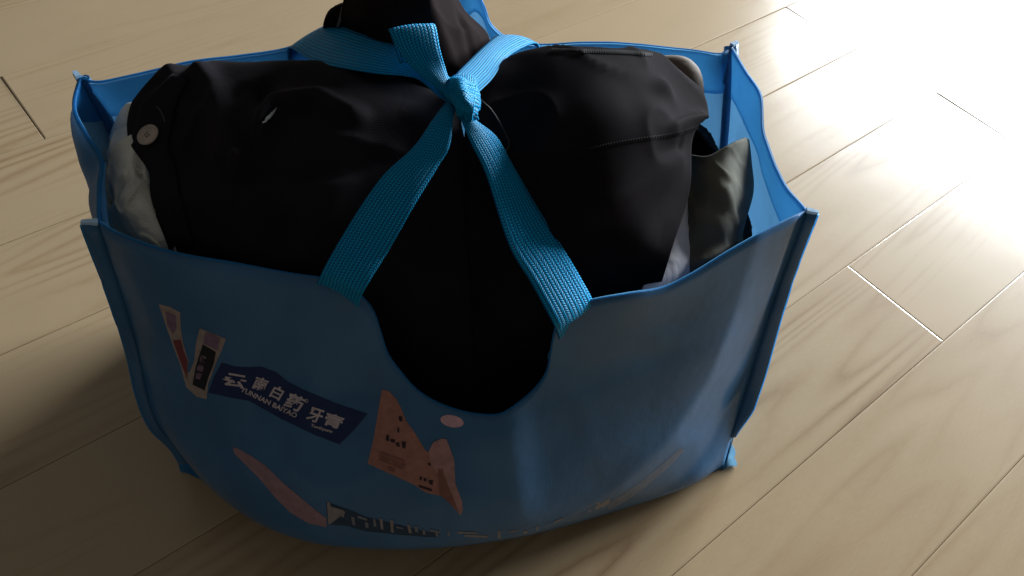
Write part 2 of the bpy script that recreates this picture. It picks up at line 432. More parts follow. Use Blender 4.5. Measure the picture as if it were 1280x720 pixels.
right_net = [
 [br_col[0], Vector((.215,.63,0)), Vector((.225,.59,0)), Vector((.235,.55,0)), Vector((.245,.51,0)), fr[0]],
 [br_col[1], Vector((.225,.64,.08)), Vector((.245,.60,.08)), Vector((.255,.56,.08)), Vector((.25,.53,.08)), fr[1]],
 [br_col[2], Vector((.205,.66,.17)), Vector((.220,.62,.17)), Vector((.228,.58,.17)), Vector((.228,.545,.17)), fr[2]],
 [br_col[3], Vector((.184,.675,.25)), Vector((.196,.64,.25)), Vector((.202,.60,.25)), Vector((.211,.565,.25)), fr[3]],
 [br_col[4], at(932,88,ZT-.002), at(951,118,ZT-.004), at(957,170,ZT-.008), at(982,228,ZT-.006), FRt + Vector((0, .001, 0))],
]
back_top = [(98,97,ZT),(122,101,ZT),(170,91,ZT),(235,78,ZT),(300,69,ZT),(360,59,ZT),(404,38,ZT+.006),(450,8,ZT+.03),(520,-20,ZT+.045),(580,-30,ZT+.05),(603,0,ZT+.035),(615,30,ZT+.015),(640,49,ZT+.003),(668,54,ZT),(720,53,ZT),(780,54,ZT),(850,60,ZT),(900,67,ZT),(915,57,ZT)]
def back_s(s, t):
    pts = [at(*p) for p in back_top]; T = spline(pts, s)
    x = (T - pts[0]).dot((pts[-1] - pts[0])) / (pts[-1] - pts[0]).length_squared
    base = bl_col[0].lerp(br_col[0], x)
    mid = bl_col[2].lerp(br_col[2], x) + Vector((-.015, .03, 0)) * math.sin(math.pi * min(1, max(0, x)))
    lo = bl_col[1].lerp(br_col[1], x) + Vector((-.012, .025, 0)) * math.sin(math.pi * min(1, max(0, x)))
    return spline([base, lo, mid, (mid.lerp(T, .55) + Vector((-.002, .004, 0))).lerp(bl_col[3].lerp(br_col[3], x), min(1, abs(2 * x - 1)) ** 8), T], t)
def panel(name, fn, nu, nv, parent_col=M_blue, hem=.045):
    P = [[fn(i / nu, j / nv) for i in range(nu + 1)] for j in range(nv + 1)]
    for j in range(nv + 1):
        for i in range(nu + 1):
            w = min(1, i / nu * 10, (1 - i / nu) * 10, j / nv * 5, (1 - j / nv) * 5 + .35)
            p = P[j][i]; k = noise.noise(p * 16) * .006 + noise.noise(p * 45 + Vector((3, 1, 2))) * .0016
            P[j][i] = p + (CEN - p).normalized() * k * w
    o = link(name, grid_mesh(name, P), parent_col); parented(o, bag); solidify(o, .0008, 0)
    def down(i, want):                                # the point that many metres below the rim on column i
        acc = 0; j = nv
        while j > 0:
            st = (P[j][i] - P[j - 1][i]).length
            if acc + st >= want: break
            acc += st; j -= 1
        if j == 0: return P[0][i].copy()
        return P[j][i].lerp(P[j - 1][i], (want - acc) / max(1e-9, st))
    hm = [hem(i / nu) if callable(hem) else hem for i in range(nu + 1)]
    tot = [sum((P[j + 1][i] - P[j][i]).length for j in range(nv)) for i in range(nu + 1)]
    li = [[down(i, hm[i] - .003 + (tot[i] - hm[i]) * (1 - k / 30)) for i in range(nu + 1)] for k in range(31)]
    l = link('lining', grid_mesh('lining', inset_grid(li, .0016, CEN)), M_lining); l.parent = o
    rows = [[down(i, hm[i] * (1 - k / 6)) for i in range(nu + 1)] for k in range(7)]
    h = link('hem', grid_mesh('hem', inset_grid(rows, .0026, CEN)), M_blue2); h.parent = o
    e = edge_tube('rim_fold', [p + (CEN - p).normalized() * .0016 for p in P[-1]], .0011, M_blue2, None); e.parent = o
    return o, P
lg, Pl = panel('side_gusset', lambda u, v: surf(left_net, u, v), 30, 40, M_side)
rg, Pr = panel('side_gusset', lambda u, v: surf(right_net, u, v), 40, 40, M_side)
bp, Pb = panel('back_panel', back_s, 110, 36, M_side, hem=lambda s: .040 - .027 * math.exp(-((s - .585) / .07) ** 4))
# bottom board
bmx = bmesh.new()
ring = [p.copy() for p in Pf[0]] + [p.copy() for p in reversed(Pr[0])][1:] + [p.copy() for p in reversed(Pb[0])][1:] + [p.copy() for p in Pl[0]][1:-1]
cc = sum(ring, Vector()) / len(ring)
vs = [bmx.verts.new((p.x, p.y, .0012)) for p in ring]; cv = bmx.verts.new((cc.x, cc.y, .0012))
for k in range(len(vs)):
    try: bmx.faces.new((vs[k], vs[(k + 1) % len(vs)], cv))
    except ValueError: pass
o = link('bottom_panel', bmx, M_blue); parented(o, bag)

# corner seams: a stiff flange of both cloths sewn together, sticking out at each corner
def flange(pts, out, w, parent=bag, tip=None, name='corner_seam'):
    nrow = len(pts); P = []
    for k, p in enumerate(pts):
        s = k / (nrow - 1); ww = w(s) if callable(w) else w
        wob = noise.noise(p * 40) * .0015
        o3 = Vector((-out.y, out.x, 0)) * wob
        P.append([p - out * .001, p + out * ww * .5 + o3, p + out * ww + o3 * 2])
    o = link(name, grid_mesh(name, P), M_blue); parented(o, bag); solidify(o, .0028, 0)
    edge = edge_tube('seam_edge', [r[2] + out * .0004 for r in P[len(P) * 0:]], .0011, M_blue2, None); edge.parent = o
    # frayed pale end of the seam at the rim
    tp = pts[-1] + Vector((0, 0, .0008)); b = bmesh.new()
    res = [b.verts.new(tp + out * a + Vector((-out.y, out.x, 0)) * c + Vector((0, 0, z))) for z in (-.0012, .0016) for a, c in ((-.001, -.0022), (w(1) if callable(w) else w, -.0019), ((w(1) if callable(w) else w) + .0006, .0009), (-.001, .0022))]
    for f in ((0,1,2,3),(4,5,6,7),(0,1,5,4),(1,2,6,5),(2,3,7,6),(3,0,4,7)): b.faces.new([res[q] for q in f])
    bmesh.ops.recalc_face_normals(b, faces=b.faces)
    t = link('seam_end', b, M_white_edge, None, False); t.parent = o
    return o
def colpts(P, side): return [r[0 if side == 0 else -1] for r in P]
flange([q for q in colpts(Pf, 0) if q.z > .030], Vector((-.93, -.36, 0)).normalized(), lambda s: .006 + .003 * s)
flange([q for q in colpts(Pf, 1) if q.z > .034], Vector((.99, -.05, 0)).normalized(), lambda s: (.010 + .002 * math.sin(s * 5)) * min(1, .25 + s * 5))
flange(colpts(Pl, 0), Vector((-.80, .60, 0)).normalized(), .006)
flange(colpts(Pr, 0), Vector((.60, .80, 0)).normalized(), .007)
for P_ in (Pr, Pl):                                    # inner corner bindings at the back
    col = [r_[0] for r_ in P_]
    sb = edge_tube('inner_seam', [p + (Vector((CEN.x, CEN.y, p.z)) - p).normalized() * .0045 for p in col], .0042, M_blue, None, 8); parented(sb, bag)
# ------------------------------------------------------------------ webbing handles
def ribbon(name, pairs, mat_=M_web, parent=bag, n=None, cup=.0, thick=.0011, seg=8, v0=0, lab=None, crumple=0):
    # pairs: (left pixel x,y,z, right pixel x,y,z)
    A = [at(p[0], p[1], p[2]) for p in pairs]; B = [at(p[3], p[4], p[5]) for p in pairs]
    n = n or len(pairs) * 8; P = []
    for k in range(n + 1):
        a, b = spline(A, k / n), spline(B, k / n)
        row = []
        d = (spline(A, min(1, (k + 1) / n)) - spline(A, max(0, (k - 1) / n)))
        nn = (b - a).cross(d)
        if nn.length > 1e-9: nn.normalize()
        if nn.z < 0: nn = -nn
        for i in range(seg + 1):
            s = i / seg; q = a.lerp(b, s); row.append(q + nn * (cup * math.sin(s * math.pi) + crumple * noise.noise(q * 130)))
        P.append(row)
    uv = []; y = 0; Wd = .033
    for k, r in enumerate(P):
        if k: y += (P[k][seg // 2] - P[k - 1][seg // 2]).length
        uv.append([(i / seg * Wd, y + v0) for i in range(seg + 1)])
    o = link(name, grid_mesh(name, P, uv), mat_); parented(o, parent); solidify(o, thick, 0)
    if lab: o['label'] = lab
    return o
ribbon('strap', [(392,372,.215,446,400,.215),(400,346,.293,452,370,.292),(436,282,.318,484,316,.316),(477,222,.342,516,260,.338),(517,184,.356,548,208,.353),(541,150,.366,562,182,.362),(556,131,.372,567,146,.372),(564,122,.372,573,128,.374)], cup=.002)
ribbon('strap', [(699,424,.256,744,390,.256),(691,404,.288,739,372,.288),(664,354,.303,704,311,.305),(636,306,.318,670,257,.322),(608,220,.347,641,207,.343),(590,182,.360,620,171,.358),(576,150,.370,594,150,.369),(568,132,.374,578,132,.375)], cup=.002)
ribbon('strap', [(402,50,.285,360,78,.285),(405,33,.312,362,60,.306),(430,34,.332,390,76,.325),(462,45,.348,428,85,.342),(491,56,.360,472,92,.354),(515,74,.366,520,98,.362),(545,104,.370,550,122,.368),(562,116,.370,566,130,.368)], cup=.001)
ribbon('strap', [(640,50,.300,676,62,.298),(622,45,.322,668,54,.314),(606,57,.342,636,70,.338),(585,77,.358,615,99,.356),(570,93,.370,597,117,.368),(563,108,.372,586,132,.372)], cup=.003)
# loop end sticking up from the knot: goes up, folds over at the top, comes back down behind
ribbon('strap_end', [(500,78,.372,548,84,.372),(492,56,.390,543,52,.390),(488,42,.402,541,33,.402),(486,38,.404,542,31,.404),(487,41,.403,545,36,.403),(498,62,.392,550,62,.394),(515,85,.384,556,84,.386),(540,106,.380,562,104,.382),(556,118,.378,568,118,.380)], cup=.0015, thick=.0015)
# crumpled corners of the base poking out under the side seams
ribbon('corner_fold', [(902,588,.001,920,581,.001),(903,577,.008,917,571,.009),(906,566,.016,918,562,.016),(903,553,.026,912,549,.027),(900,545,.032,908,542,.033)], M_side, cup=-.003, seg=6, thick=.0015, crumple=.003)
ribbon('corner_fold', [(226,590,.002,262,604,.002),(224,578,.010,250,584,.012),(226,566,.020,244,566,.022)], M_side, cup=-.002, seg=6, thick=.0015, crumple=.002)
# the knot itself: two turns of webbing pulled tight, each crumpled across its width
knot = ribbon('knot', [(553,112,.362,560,134,.358),(556,102,.378,566,126,.374),(566,97,.388,575,124,.387),(578,98,.390,584,130,.388),(590,104,.382,590,140,.382),(597,114,.368,592,148,.370),(592,128,.360,586,150,.362)], cup=.003, thick=.0014, n=60, crumple=.003, lab='tight turn of webbing crossing over the other handles')
ribbon('knot', [(562,98,.366,596,96,.366),(560,106,.378,596,108,.380),(562,118,.384,594,122,.386),(568,132,.384,592,138,.384),(572,146,.374,590,150,.374),(572,152,.362,586,156,.362)], cup=.0025, thick=.0012, n=50, crumple=.003)
ribbon('knot', [(538,100,.366,556,92,.368),(548,112,.374,566,102,.378),(560,124,.378,574,112,.384),(572,136,.378,584,124,.384),(580,148,.372,594,138,.374),(584,156,.364,597,148,.366)], cup=.002, thick=.0012, n=50, crumple=.003)

# ------------------------------------------------------------------ flat prints and a pale streak on the front panel
def on_front(px, py, lift=.0007):
    d = ray(px, py); h = BV.ray_cast(EYE, d)
    if h[0] is None:
        hh = BV.find_nearest(EYE + d * .78); return hh[0]
    return h[0] - d * lift
def decal(name, polys, m, lift=.0003, lab=None, parent=None, maxe=9):
    bm = bmesh.new()
    for poly in polys:
        vs = [bm.verts.new((x, y, 0)) for x, y in poly]
        try: bm.faces.new(vs)
        except ValueError: pass
    bmesh.ops.triangulate(bm, faces=bm.faces)
    for _ in range(5):
        es = [e for e in bm.edges if e.calc_length() > maxe]
        if not es: break
        bmesh.ops.subdivide_edges(bm, edges=es, cuts=1); bmesh.ops.triangulate(bm, faces=bm.faces)
    for v in bm.verts: v.co = on_front(v.co.x, v.co.y, lift)
    for f in bm.faces:
        f.normal_update()
        if f.normal.dot(EYE - f.calc_center_median()) < 0: f.normal_flip()
    o = link(name, bm, m); o.parent = parent or front
    if lab: o['label'] = lab
    return o
def decals(name, polys, m, lift):
    for p in polys: decal(name, [p], m, lift)
def glyphs(name, items, m, lift=.0007, lab=None):
    # items: (text, cx, cy, width px, height px, rotation deg clockwise, slant)
    bm = bmesh.new()
    for txt, cx, cy, w, h, rot, sl in items:
        cu = bpy.data.curves.new('t', 'FONT'); cu.body = txt; cu.resolution_u = 2; cu.offset = .028
        ob = bpy.data.objects.new('t', cu); C.objects.link(ob)
        bpy.context.view_layer.update(); dg = bpy.context.evaluated_depsgraph_get()
        me = bpy.data.meshes.new_from_object(ob.evaluated_get(dg)); C.objects.unlink(ob); bpy.data.objects.remove(ob)
        if not me.vertices: continue
        xs = [v.co.x for v in me.vertices]; ys = [v.co.y for v in me.vertices]
        x0, x1, y0, y1 = min(xs), max(xs), min(ys), max(ys); a = R(rot)
        for v in me.vertices:
            x = ((v.co.x - x0) / (x1 - x0) - .5) * w; y = (.5 - (v.co.y - y0) / (y1 - y0)) * h; x -= y * sl
            v.co = (cx + x * math.cos(a) - y * math.sin(a), cy + x * math.sin(a) + y * math.cos(a), 0)
        bm.from_mesh(me); bpy.data.meshes.remove(me)
    for v in bm.verts: v.co = on_front(v.co.x, v.co.y, lift)
    for f in bm.faces:
        f.normal_update()
        if f.normal.dot(EYE - f.calc_center_median()) < 0: f.normal_flip()
    o = link(name, bm, m); o.parent = front
    if lab: o['label'] = lab
    return o
M_navy = flat('navy_ink', (.012, .030, .105)); M_inkw = flat('pinkish_white_ink', (.52, .46, .50)); M_pink = flat('salmon_ink', (.36, .17, .14))
M_pink2 = flat('pink_ink', (.40, .22, .22)); M_dark = flat('dark_ink', (.035, .02, .03)); M_red = flat('red_ink', (.19, .05, .06)); M_mauve = flat('mauve_ink', (.20, .13, .20))
M_beige = flat('beige_ink', (.33, .27, .25)); M_mid = flat('brown_ink', (.24, .10, .09)); M_blk = flat('black_ink', (.012, .014, .022))
def z4(pts): return [(x / 3.273 + 180, y / 3.273 + 360) for x, y in pts]
def z5(pts): return [(x / 3.6 + 440, y / 3.6 + 460) for x, y in pts]
def z6(pts): return [(x / 3.048 + 380, y / 3.048 + 560) for x, y in pts]
decal('printed_banner', [z4([(318,305),(370,322),(430,324),(480,322),(540,345),(590,385),(650,415),(780,470),(915,515),(860,580),(800,640),(700,602),(560,535),(430,462),(350,448),(262,428),(285,365)])], M_navy, lab='dark navy wavy banner')
glyphs('printed_lettering', [('云',294,476,27,17,10,.1),('南',325.5,480,17,17,20,.1),('白',346.5,491,14,17,25,.1),('药',368.5,503,22,20,24,.1),('®',383,501,5,5,20,0),('牙',394,519,19,18,18,.1),('膏',417,526,23,17,18,.1),
   ('YUNNAN BAIYAO',336,503,78,6.5,26,0),('Toothpaste',402,536,28,5,17,0)], M_inkw, lab='white brush lettering on the navy banner')
decal('printed_stroke', [z4([(318,372),(345,370),(372,382),(372,390),(345,382)])], M_inkw, .0007)
decal('printed_tube', [z4([(60,65),(105,78),(148,100),(150,160),(160,225),(182,300),(178,340),(190,360),(185,395),(165,380),(150,320),(120,240),(95,170)])], M_beige, lab='narrow pink and white tube')
decal('printed_tube_picture', [z4([(88,95),(130,112),(132,165),(118,190),(95,150)])], M_mauve, .0006)
decal('printed_tube_picture', [z4([(118,215),(150,210),(160,250),(178,300),(176,375),(168,350),(148,300)])], M_red, .0006, lab='red lower half')
decal('printed_box', [z4([(228,165),(335,208),(320,250),(298,300),(262,395),(256,455),(215,445),(172,405),(168,385),(196,392),(205,300),(212,230)])], M_beige, lab='pale toothpaste box with a dark front')
decal('printed_box_front', [z4([(240,230),(294,262),(285,310),(262,370),(248,420),(198,395),(212,320)])], M_blk, .0006)
decal('printed_box_picture', [z4([(252,178),(312,205),(300,256),(243,226)])], M_mauve, .0006)
glyphs('printed_lettering', [('健',253.5,449,8,9,15,0),('齿',250.5,460,8,9,15,0),('留',248,470,7,8,15,0)], M_mauve, .0009)
decal('printed_panel', [z5([(135,98),(165,103),(200,140),(225,190),(245,240),(285,295),(330,370),(352,385),(400,460),(395,575),(330,560),(280,525),(180,480),(70,430),(95,330),(115,210)])], M_pink, lab='salmon panel with small dark characters')
decal('printed_tube', [z5([(345,375),(365,335),(400,318),(425,320),(442,365),(460,415),(465,520),(495,600),(498,645),(488,662),(440,610),(395,570),(385,480),(355,430)])], M_pink2, .0006, lab='pink curled tube')
decal('printed_shadow', [z5([(385,470),(405,450),(420,500),(440,550),(470,620),(480,650),(440,610),(395,570)])], M_mid, .0009)
blob = lambda cx, cy, w, h, a=12: [(cx + w * math.cos(t) , cy + h * math.sin(t) + w * math.cos(t) * math.tan(R(a))) for t in [2 * math.pi * k / a for k in range(a)]]
decals('printed_character', [z5(p) for p in ([(212,215),(225,218),(228,238),(216,243),(210,230)], [(155,300),(166,303),(168,330),(152,326)],[(172,318),(196,322),(190,338),(174,332)],[(196,336),(212,334),(216,356),(200,352)],[(222,330),(243,332),(240,364),(226,358)],
   [(205,268),(212,270),(213,292),(204,290)],[(305,488),(316,490),(314,505),(304,502)],[(322,495),(336,498),(334,512),(322,508)],[(345,503),(366,506),(362,530),(346,520)],[(300,525),(360,545),(358,556),(300,536)],[(342,425),(354,428),(354,440),(342,438)])], M_dark, .0006)
decals('printed_line', [z5(p) for p in ([(128,374),(238,415),(236,426),(126,385)],[(124,390),(240,433),(236,444),(122,401)],[(122,405),(232,447),(230,458),(124,415)],[(160,440),(196,452),(192,470),(160,460)],[(388,452),(412,458),(412,486),(388,480)])], M_mid, .0006)
decal('printed_dot', [[(565 + 14.5 * math.cos(t), 526.5 + 7.6 * math.sin(t) + 2.2 * math.cos(t)) for t in [2 * math.pi * k / 26 for k in range(26)]]], flat('pale_pink_ink', (.62, .38, .45)), lab='pale pink oval')
decal('printed_arm', [[(291,559),(298,561),(314,570),(332,582),(350,600),(372,619),(395,638),(408,648),(408,659),(385,654),(362,640),(345,623),(325,599),(305,579),(293,567)]], flat('dull_rose_ink', (.30, .19, .22)), lab='dull rose tapering shape')
decal('printed_band', [z6([(85,205),(165,232),(235,262),(330,285),(450,316),(520,326),(500,340),(450,338),(330,328),(235,318),(160,296),(90,292)])], flat('deep_slate_ink', (.024, .055, .10)), .0003, lab='dark strip with pale strokes along the bottom fold')
decals('printed_stroke', [z6(p) for p in ([(88,205),(100,208),(100,222),(152,238),(152,250),(98,236),(100,290),(92,290)],[(108,235),(114,237),(112,280),(106,278)],[(145,240),(157,243),(150,265),(143,262)],
   [(288,268),(299,271),(303,312),(293,308)],[(328,274),(340,276),(342,324),(331,320)],[(392,290),(404,292),(411,325),(400,324)],[(452,312),(460,312),(462,330),(453,328)],[(585,318),(660,322),(660,328),(585,325)],[(612,330),(700,334),(700,342),(612,338)],[(738,315),(747,315),(749,345),(740,345)],
   [(835,318),(850,315),(852,324),(838,328)],[(884,300),(891,298),(894,314),(886,316)],[(1035,235),(1043,232),(1041,258),(1033,262)],[(1080,222),(1092,216),(1096,240),(1084,246)],[(1112,212),(1132,204),(1124,228),(1108,234)],[(1150,200),(1164,190),(1164,208),(1140,222),(1112,236),(1110,230)])], flat('pale_stroke_ink', (.27, .25, .25)), .0007)

decals('printed_stroke', [z6(p) for p in ([(180,262),(192,265),(196,296),(184,292)], [(205,258),(240,270),(240,277),(205,266)], [(232,282),(244,285),(246,306),(235,302)], [(262,270),(272,272),(276,300),(266,298)],
   [(352,298),(378,304),(378,310),(352,305)], [(420,298),(432,300),(436,322),(424,320)], [(480,310),(520,318),(520,325),(480,318)], [(500,322),(510,324),(512,338),(503,336)], [(545,316),(555,317),(557,336),(547,335)],
   [(780,316),(815,312),(815,319),(780,323)], [(920,288),(930,284),(934,306),(924,309)], [(950,280),(985,266),(986,273),(951,288)], [(1000,258),(1010,254),(1012,276),(1002,280)])], flat('faded_stroke_ink', (.19, .20, .23)), .0007)
decal('pale_streak', [[(752,634),(775,620),(800,603),(828,580),(850,560),(856,563),(836,584),(808,608),(782,627),(760,638)]], flat('streak_tone', (.15, .19, .26)), .0004, lab='pale streak rising to the right')  # thin streak paler than the panel, low on its right
# ------------------------------------------------------------------ the clothes
def dist_poly(p, pts):
    best = 9
    for a, b in zip(pts, pts[1:]):
        ab = b - a; t = max(0, min(1, (p - a).dot(ab) / ab.length_squared)); d = (p - a - ab * t).length
        best = min(best, d)
    return best
def garment(name, rows, m, parent, nu=90, nv=90, folds=(), amp=.006, sc=11, seed=0, thick=.0025, cen_v=None, lab=None, edge=0, fold_k=1.0, inside=False, drop=False):
    NT = net(rows); P = []
    if drop: NT[-1] = [q + Vector((0, .004, -.075)) for q in NT[-2]]
    F = [([at(*q) for q in pl], h * fold_k, w) for pl, h, w in folds]
    for j in range(nv + 1):
        r = []
        for i in range(nu + 1):
            u, v = i / nu, j / nv; p = surf(NT, u, v)
            e = min(1, u * 8 + edge, (1 - u) * 8 + edge, v * 8 + edge, (1 - v) * 8 + edge)
            q = p * sc + Vector((seed * 3.1, seed * 1.7, 0))
            rid = 1 - abs(noise.noise(q * 1.6 + Vector((5, 5, 5)))) * 2.4
            k = noise.noise(q) * amp + rid * rid * rid * amp * .45 + noise.noise(q * 4.3) * amp * .08
            up_ = Vector((0, -.25, 1)).normalized()
            p = p + up_ * k * e
            for pl, h, w in F:
                d = dist_poly(p, pl)
                if d < w * 3: p = p + up_ * h * math.exp(-(d / w) ** 2)
            if p.z < .285:                           # cloth cannot pass the sides of the bag
                f = min(1, (.285 - p.z) / .03)
                x1 = .203 - max(0, p.y - .54) * .27 - max(0, .54 - p.y) * .1; x0 = -.292 - (p.y - .38) * .38
                y1 = .505 + (p.x + .353) * .358
                q = Vector((max(x0, min(p.x, x1)), min(p.y, y1), p.z)); p = p.lerp(q, f)
                if inside: p.y = max(p.y, .40 + p.x * .42)
            r.append(p)
        P.append(r)
    o = link(name, grid_mesh(name, P), m)
    if parent: parented(o, parent)
    solidify(o, thick, -1)
    if lab: o['label'] = lab
    return o, P
def over(P, px, py, lift=.001):
    nj, ni = len(P), len(P[0])
    t = BVHTree.FromPolygons([p for r in P for p in r], [(j * ni + i, j * ni + i + 1, (j + 1) * ni + i + 1, (j + 1) * ni + i) for j in range(nj - 1) for i in range(ni - 1)])
    return t
def cast(t, px, py, lift=.001):
    d = ray(px, py); h = t.ray_cast(EYE, d)
    if h[0] is None: return None, None
    n = h[1]; n = n if n.dot(d) < 0 else -n
    return h[0] + n * lift, n

# left: black shirt
shirt = empty('black_shirt', (-.2, .5, .2), 'black cotton shirt with a taupe button, bunched in the left half of the blue bag', 'shirt')
shirt_o, Ps = garment('cloth', [
 [(226,380,.18),(300,400,.18),(380,420,.18),(450,450,.16),(500,530,.10),(560,570,.08),(625,580,.07)],
 [(212,316,.262),(285,335,.262),(362,348,.262),(425,372,.25),(485,430,.20),(555,490,.16),(620,500,.155)],
 [(190,255,.280),(262,270,.292),(340,280,.296),(418,290,.300),(490,330,.268),(550,370,.238),(605,380,.23)],
 [(186,216,.286),(245,222,.302),(330,220,.322),(410,222,.330),(480,232,.324),(540,262,.300),(590,280,.288)],
 [(160,172,.290),(235,176,.306),(330,168,.330),(410,165,.340),(480,168,.340),(540,180,.338),(585,200,.328)],
 [(169,124,.298),(245,128,.310),(335,126,.328),(415,120,.338),(490,122,.342),(545,136,.346),(578,160,.342)],
 [(215,89,.304),(285,84,.312),(355,82,.318),(425,84,.322),(480,95,.324),(530,112,.328),(570,128,.330)],
 [(232,110,.255),(290,104,.26),(360,102,.26),(425,106,.26),(480,115,.26),(530,130,.26),(570,145,.26)],
], M_black, shirt, 120, 110, seed=1, amp=.009, sc=9, fold_k=1.4, drop=True, edge=.25, folds=[
 ([(213,92,.31),(240,140,.315),(268,195,.315)], .006, .008), ([(250,95,.32),(268,120,.32),(280,170,.32),(285,200,.32)], .010, .010),
 ([(300,195,.33),(345,135,.33),(400,128,.34),(440,150,.34)], .010, .009), ([(290,205,.32),(330,215,.33),(420,205,.34),(470,185,.345)], -.008, .010),
 ([(330,110,.33),(345,150,.33),(310,180,.33)], -.009, .007), ([(430,240,.33),(400,290,.3),(380,330,.27)], .008, .012)])
TS = over(Ps, 0, 0)
def on_shirt(px, py, lift=.001): return cast(TS, px, py, lift)
# placket strip along its left edge
def strip(name, left, right, m, tree, parent, lift=.002, n=40, seg=6, thick=.0015):
    P = []
    for k in range(n + 1):
        a = px_spline(left, k / n); b = px_spline(right, k / n); r = []
        for i in range(seg + 1):
            q = a.lerp(b, i / seg); h, nn = cast(tree, q.x, q.y, lift)
            if h is None:
                h = r[-1].copy() if r else (P[-1][i].copy() if P else None)
            if h is None: h = at(q.x, q.y, .3)
            r.append(h)
        P.append(r)
    o = link(name, grid_mesh(name, P), m); parented(o, parent); solidify(o, thick, 1); return o
strip('placket', [(218,95),(180,128),(172,150),(168,174),(188,212),(192,250),(214,306)], [(236,98),(222,132),(216,160),(212,184),(222,216),(228,252),(244,308)], M_black, TS, shirt, .0025)
c, n = on_shirt(191, 174, .006)
def button(c, n, r, parent):
    rotm = n.to_track_quat('Z', 'Y').to_matrix(); b = bmesh.new(); prev = None; seg = 28
    prof = [(r * .9, -.0012), (r, 0), (r * .97, .0009), (r * .88, .0012), (r * .80, .0006), (r * .3, .0005)]
    for pr, z in prof:
        ring = [b.verts.new(c + rotm @ Vector((pr * math.cos(t), pr * math.sin(t), z))) for t in [2 * math.pi * k / seg for k in range(seg)]]
        if prev:
            for s in range(seg): b.faces.new((prev[s], prev[(s + 1) % seg], ring[(s + 1) % seg], ring[s]))
        prev = ring
    b.faces.new(prev)
    o = link('button', b, flat('horn_taupe', (.42, .35, .30), .35, .5)); parented(o, parent)
    hb = bmesh.new()
    for dx, dy in ((-.0013, -.0013), (.0013, -.0013), (.0013, .0006), (-.0013, .0006)):
        ring = [hb.verts.new(c + rotm @ Vector((dx + .00065 * math.cos(t), dy + .00065 * math.sin(t), .0008))) for t in [2 * math.pi * k / 10 for k in range(10)]]
        hb.faces.new(ring)
    h = link('thread_hole', hb, flat('thread_dark', (.05, .03, .025), .8)); h.parent = o
    return o
button(c, n, .0086, shirt)
# buttonhole stitching and a small white glint built as a pale sliver
def stitch_line(name, pts, tree, parent, m, r=.0005, n=20, lift=.0012, dash=False):
    ps = []
    for k in range(n + 1):
        q = px_spline(pts, k / n); h, _ = cast(tree, q.x, q.y, lift)
        if h: ps.append(h)
    if len(ps) > 2: o = edge_tube(name, ps, r, m, None, 5); parented(o, parent); return o
M_thread = flat('grey_thread', (.06, .06, .065), .8)
stitch_line('buttonhole', [(199,136),(203,141),(207,149),(209,156)], TS, shirt, M_thread, .0007, 10, .003)
P = []
for k in range(9):
    s = k / 8; a = Vector((326, 155)).lerp(Vector((342, 136)), s); w = 1.9 * math.sin(math.pi * min(1, s * .75 + .18))
    r = []
    for i in (-1, 0, 1):
        h, _ = on_shirt(a.x + i * w * .8, a.y + i * w * .6, .0035); r.append(h)
    P.append(r)
o = link('white_glint', grid_mesh('white_glint', P), flat('glint_tone', (.26, .27, .27), .6)); parented(o, shirt)

# right: black trousers with overlocked seams
trs = empty('black_trousers', (.05, .55, .2), 'black nylon trousers with ribbed overlocked seams, folded over the right half of the blue bag', 'trousers')
tr_o, Pt = garment('cloth', [
 [(590,600,.06),(650,590,.08),(700,540,.11),(750,470,.15),(790,450,.16),(830,440,.16)],
 [(592,500,.155),(650,480,.165),(695,450,.20),(745,405,.225),(785,397,.23),(820,388,.23)],
 [(588,370,.238),(640,360,.262),(695,340,.285),(750,318,.296),(800,312,.296),(838,318,.284)],
 [(582,262,.300),(640,262,.312),(700,250,.330),(760,240,.338),(815,240,.322),(862,240,.298)],
 [(580,185,.336),(640,180,.344),(700,180,.360),(760,172,.366),(820,168,.352),(866,172,.318)],
 [(585,135,.344),(640,125,.352),(700,122,.370),(760,118,.374),(825,118,.354),(886,146,.316)],
 [(598,98,.336),(645,68,.342),(700,60,.356),(760,60,.358),(818,64,.342),(870,108,.316)],
 [(600,115,.27),(645,90,.27),(700,82,.27),(760,82,.27),(814,86,.27),(860,120,.27)],
], M_black2, trs, 120, 110, seed=4, amp=.0065, sc=9, fold_k=1.2, drop=True, edge=.25, folds=[
 ([(640,206,.335),(690,205,.34),(730,188,.345),(780,176,.35),(840,166,.34),(884,152,.32)], .009, .008),
 ([(670,214,.335),(760,195,.345),(850,178,.335)], -.010, .010), ([(700,180,.35),(760,135,.355),(830,115,.35)], .008, .009),
 ([(640,90,.34),(700,84,.34),(800,84,.34)], -.004, .008), ([(700,300,.31),(760,270,.325),(840,200,.32)], .007, .013)])
TT = over(Pt, 0, 0)
def overlock(pts, n, tree, parent):                  # raised ribbed stitches side by side
    b = bmesh.new()
    for k in range(n):
        q = px_spline(pts, k / n); q2 = px_spline(pts, (k + .35) / n)
        h, nn = cast(tree, q.x, q.y, .0010); h2, _ = cast(tree, q2.x, q2.y + 4.5, .0010)
        if h is None or h2 is None: continue
        d = (h2 - h);
        if d.length > .02: continue
        s = d.cross(nn).normalized() * .0007
        tp = nn * .0009
        v = [b.verts.new(x) for x in (h - s, h + s, h2 + s, h2 - s)]; t = [b.verts.new(x) for x in (h.lerp(h2, .2) + tp, h2.lerp(h, .2) + tp)]
        for f in ((v[0], v[1], t[0]), (v[1], v[2], t[1], t[0]), (v[2], v[3], t[1]), (v[3], v[0], t[0], t[1])): b.faces.new(f)
    bmesh.ops.recalc_face_normals(b, faces=b.faces)
    o = link('overlock_seam', b, flat('dark_thread', (.014, .013, .014), .7, .08)); parented(o, parent); return o
overlock([(690,62),(730,63),(775,64),(816,67)], 46, TT, trs)
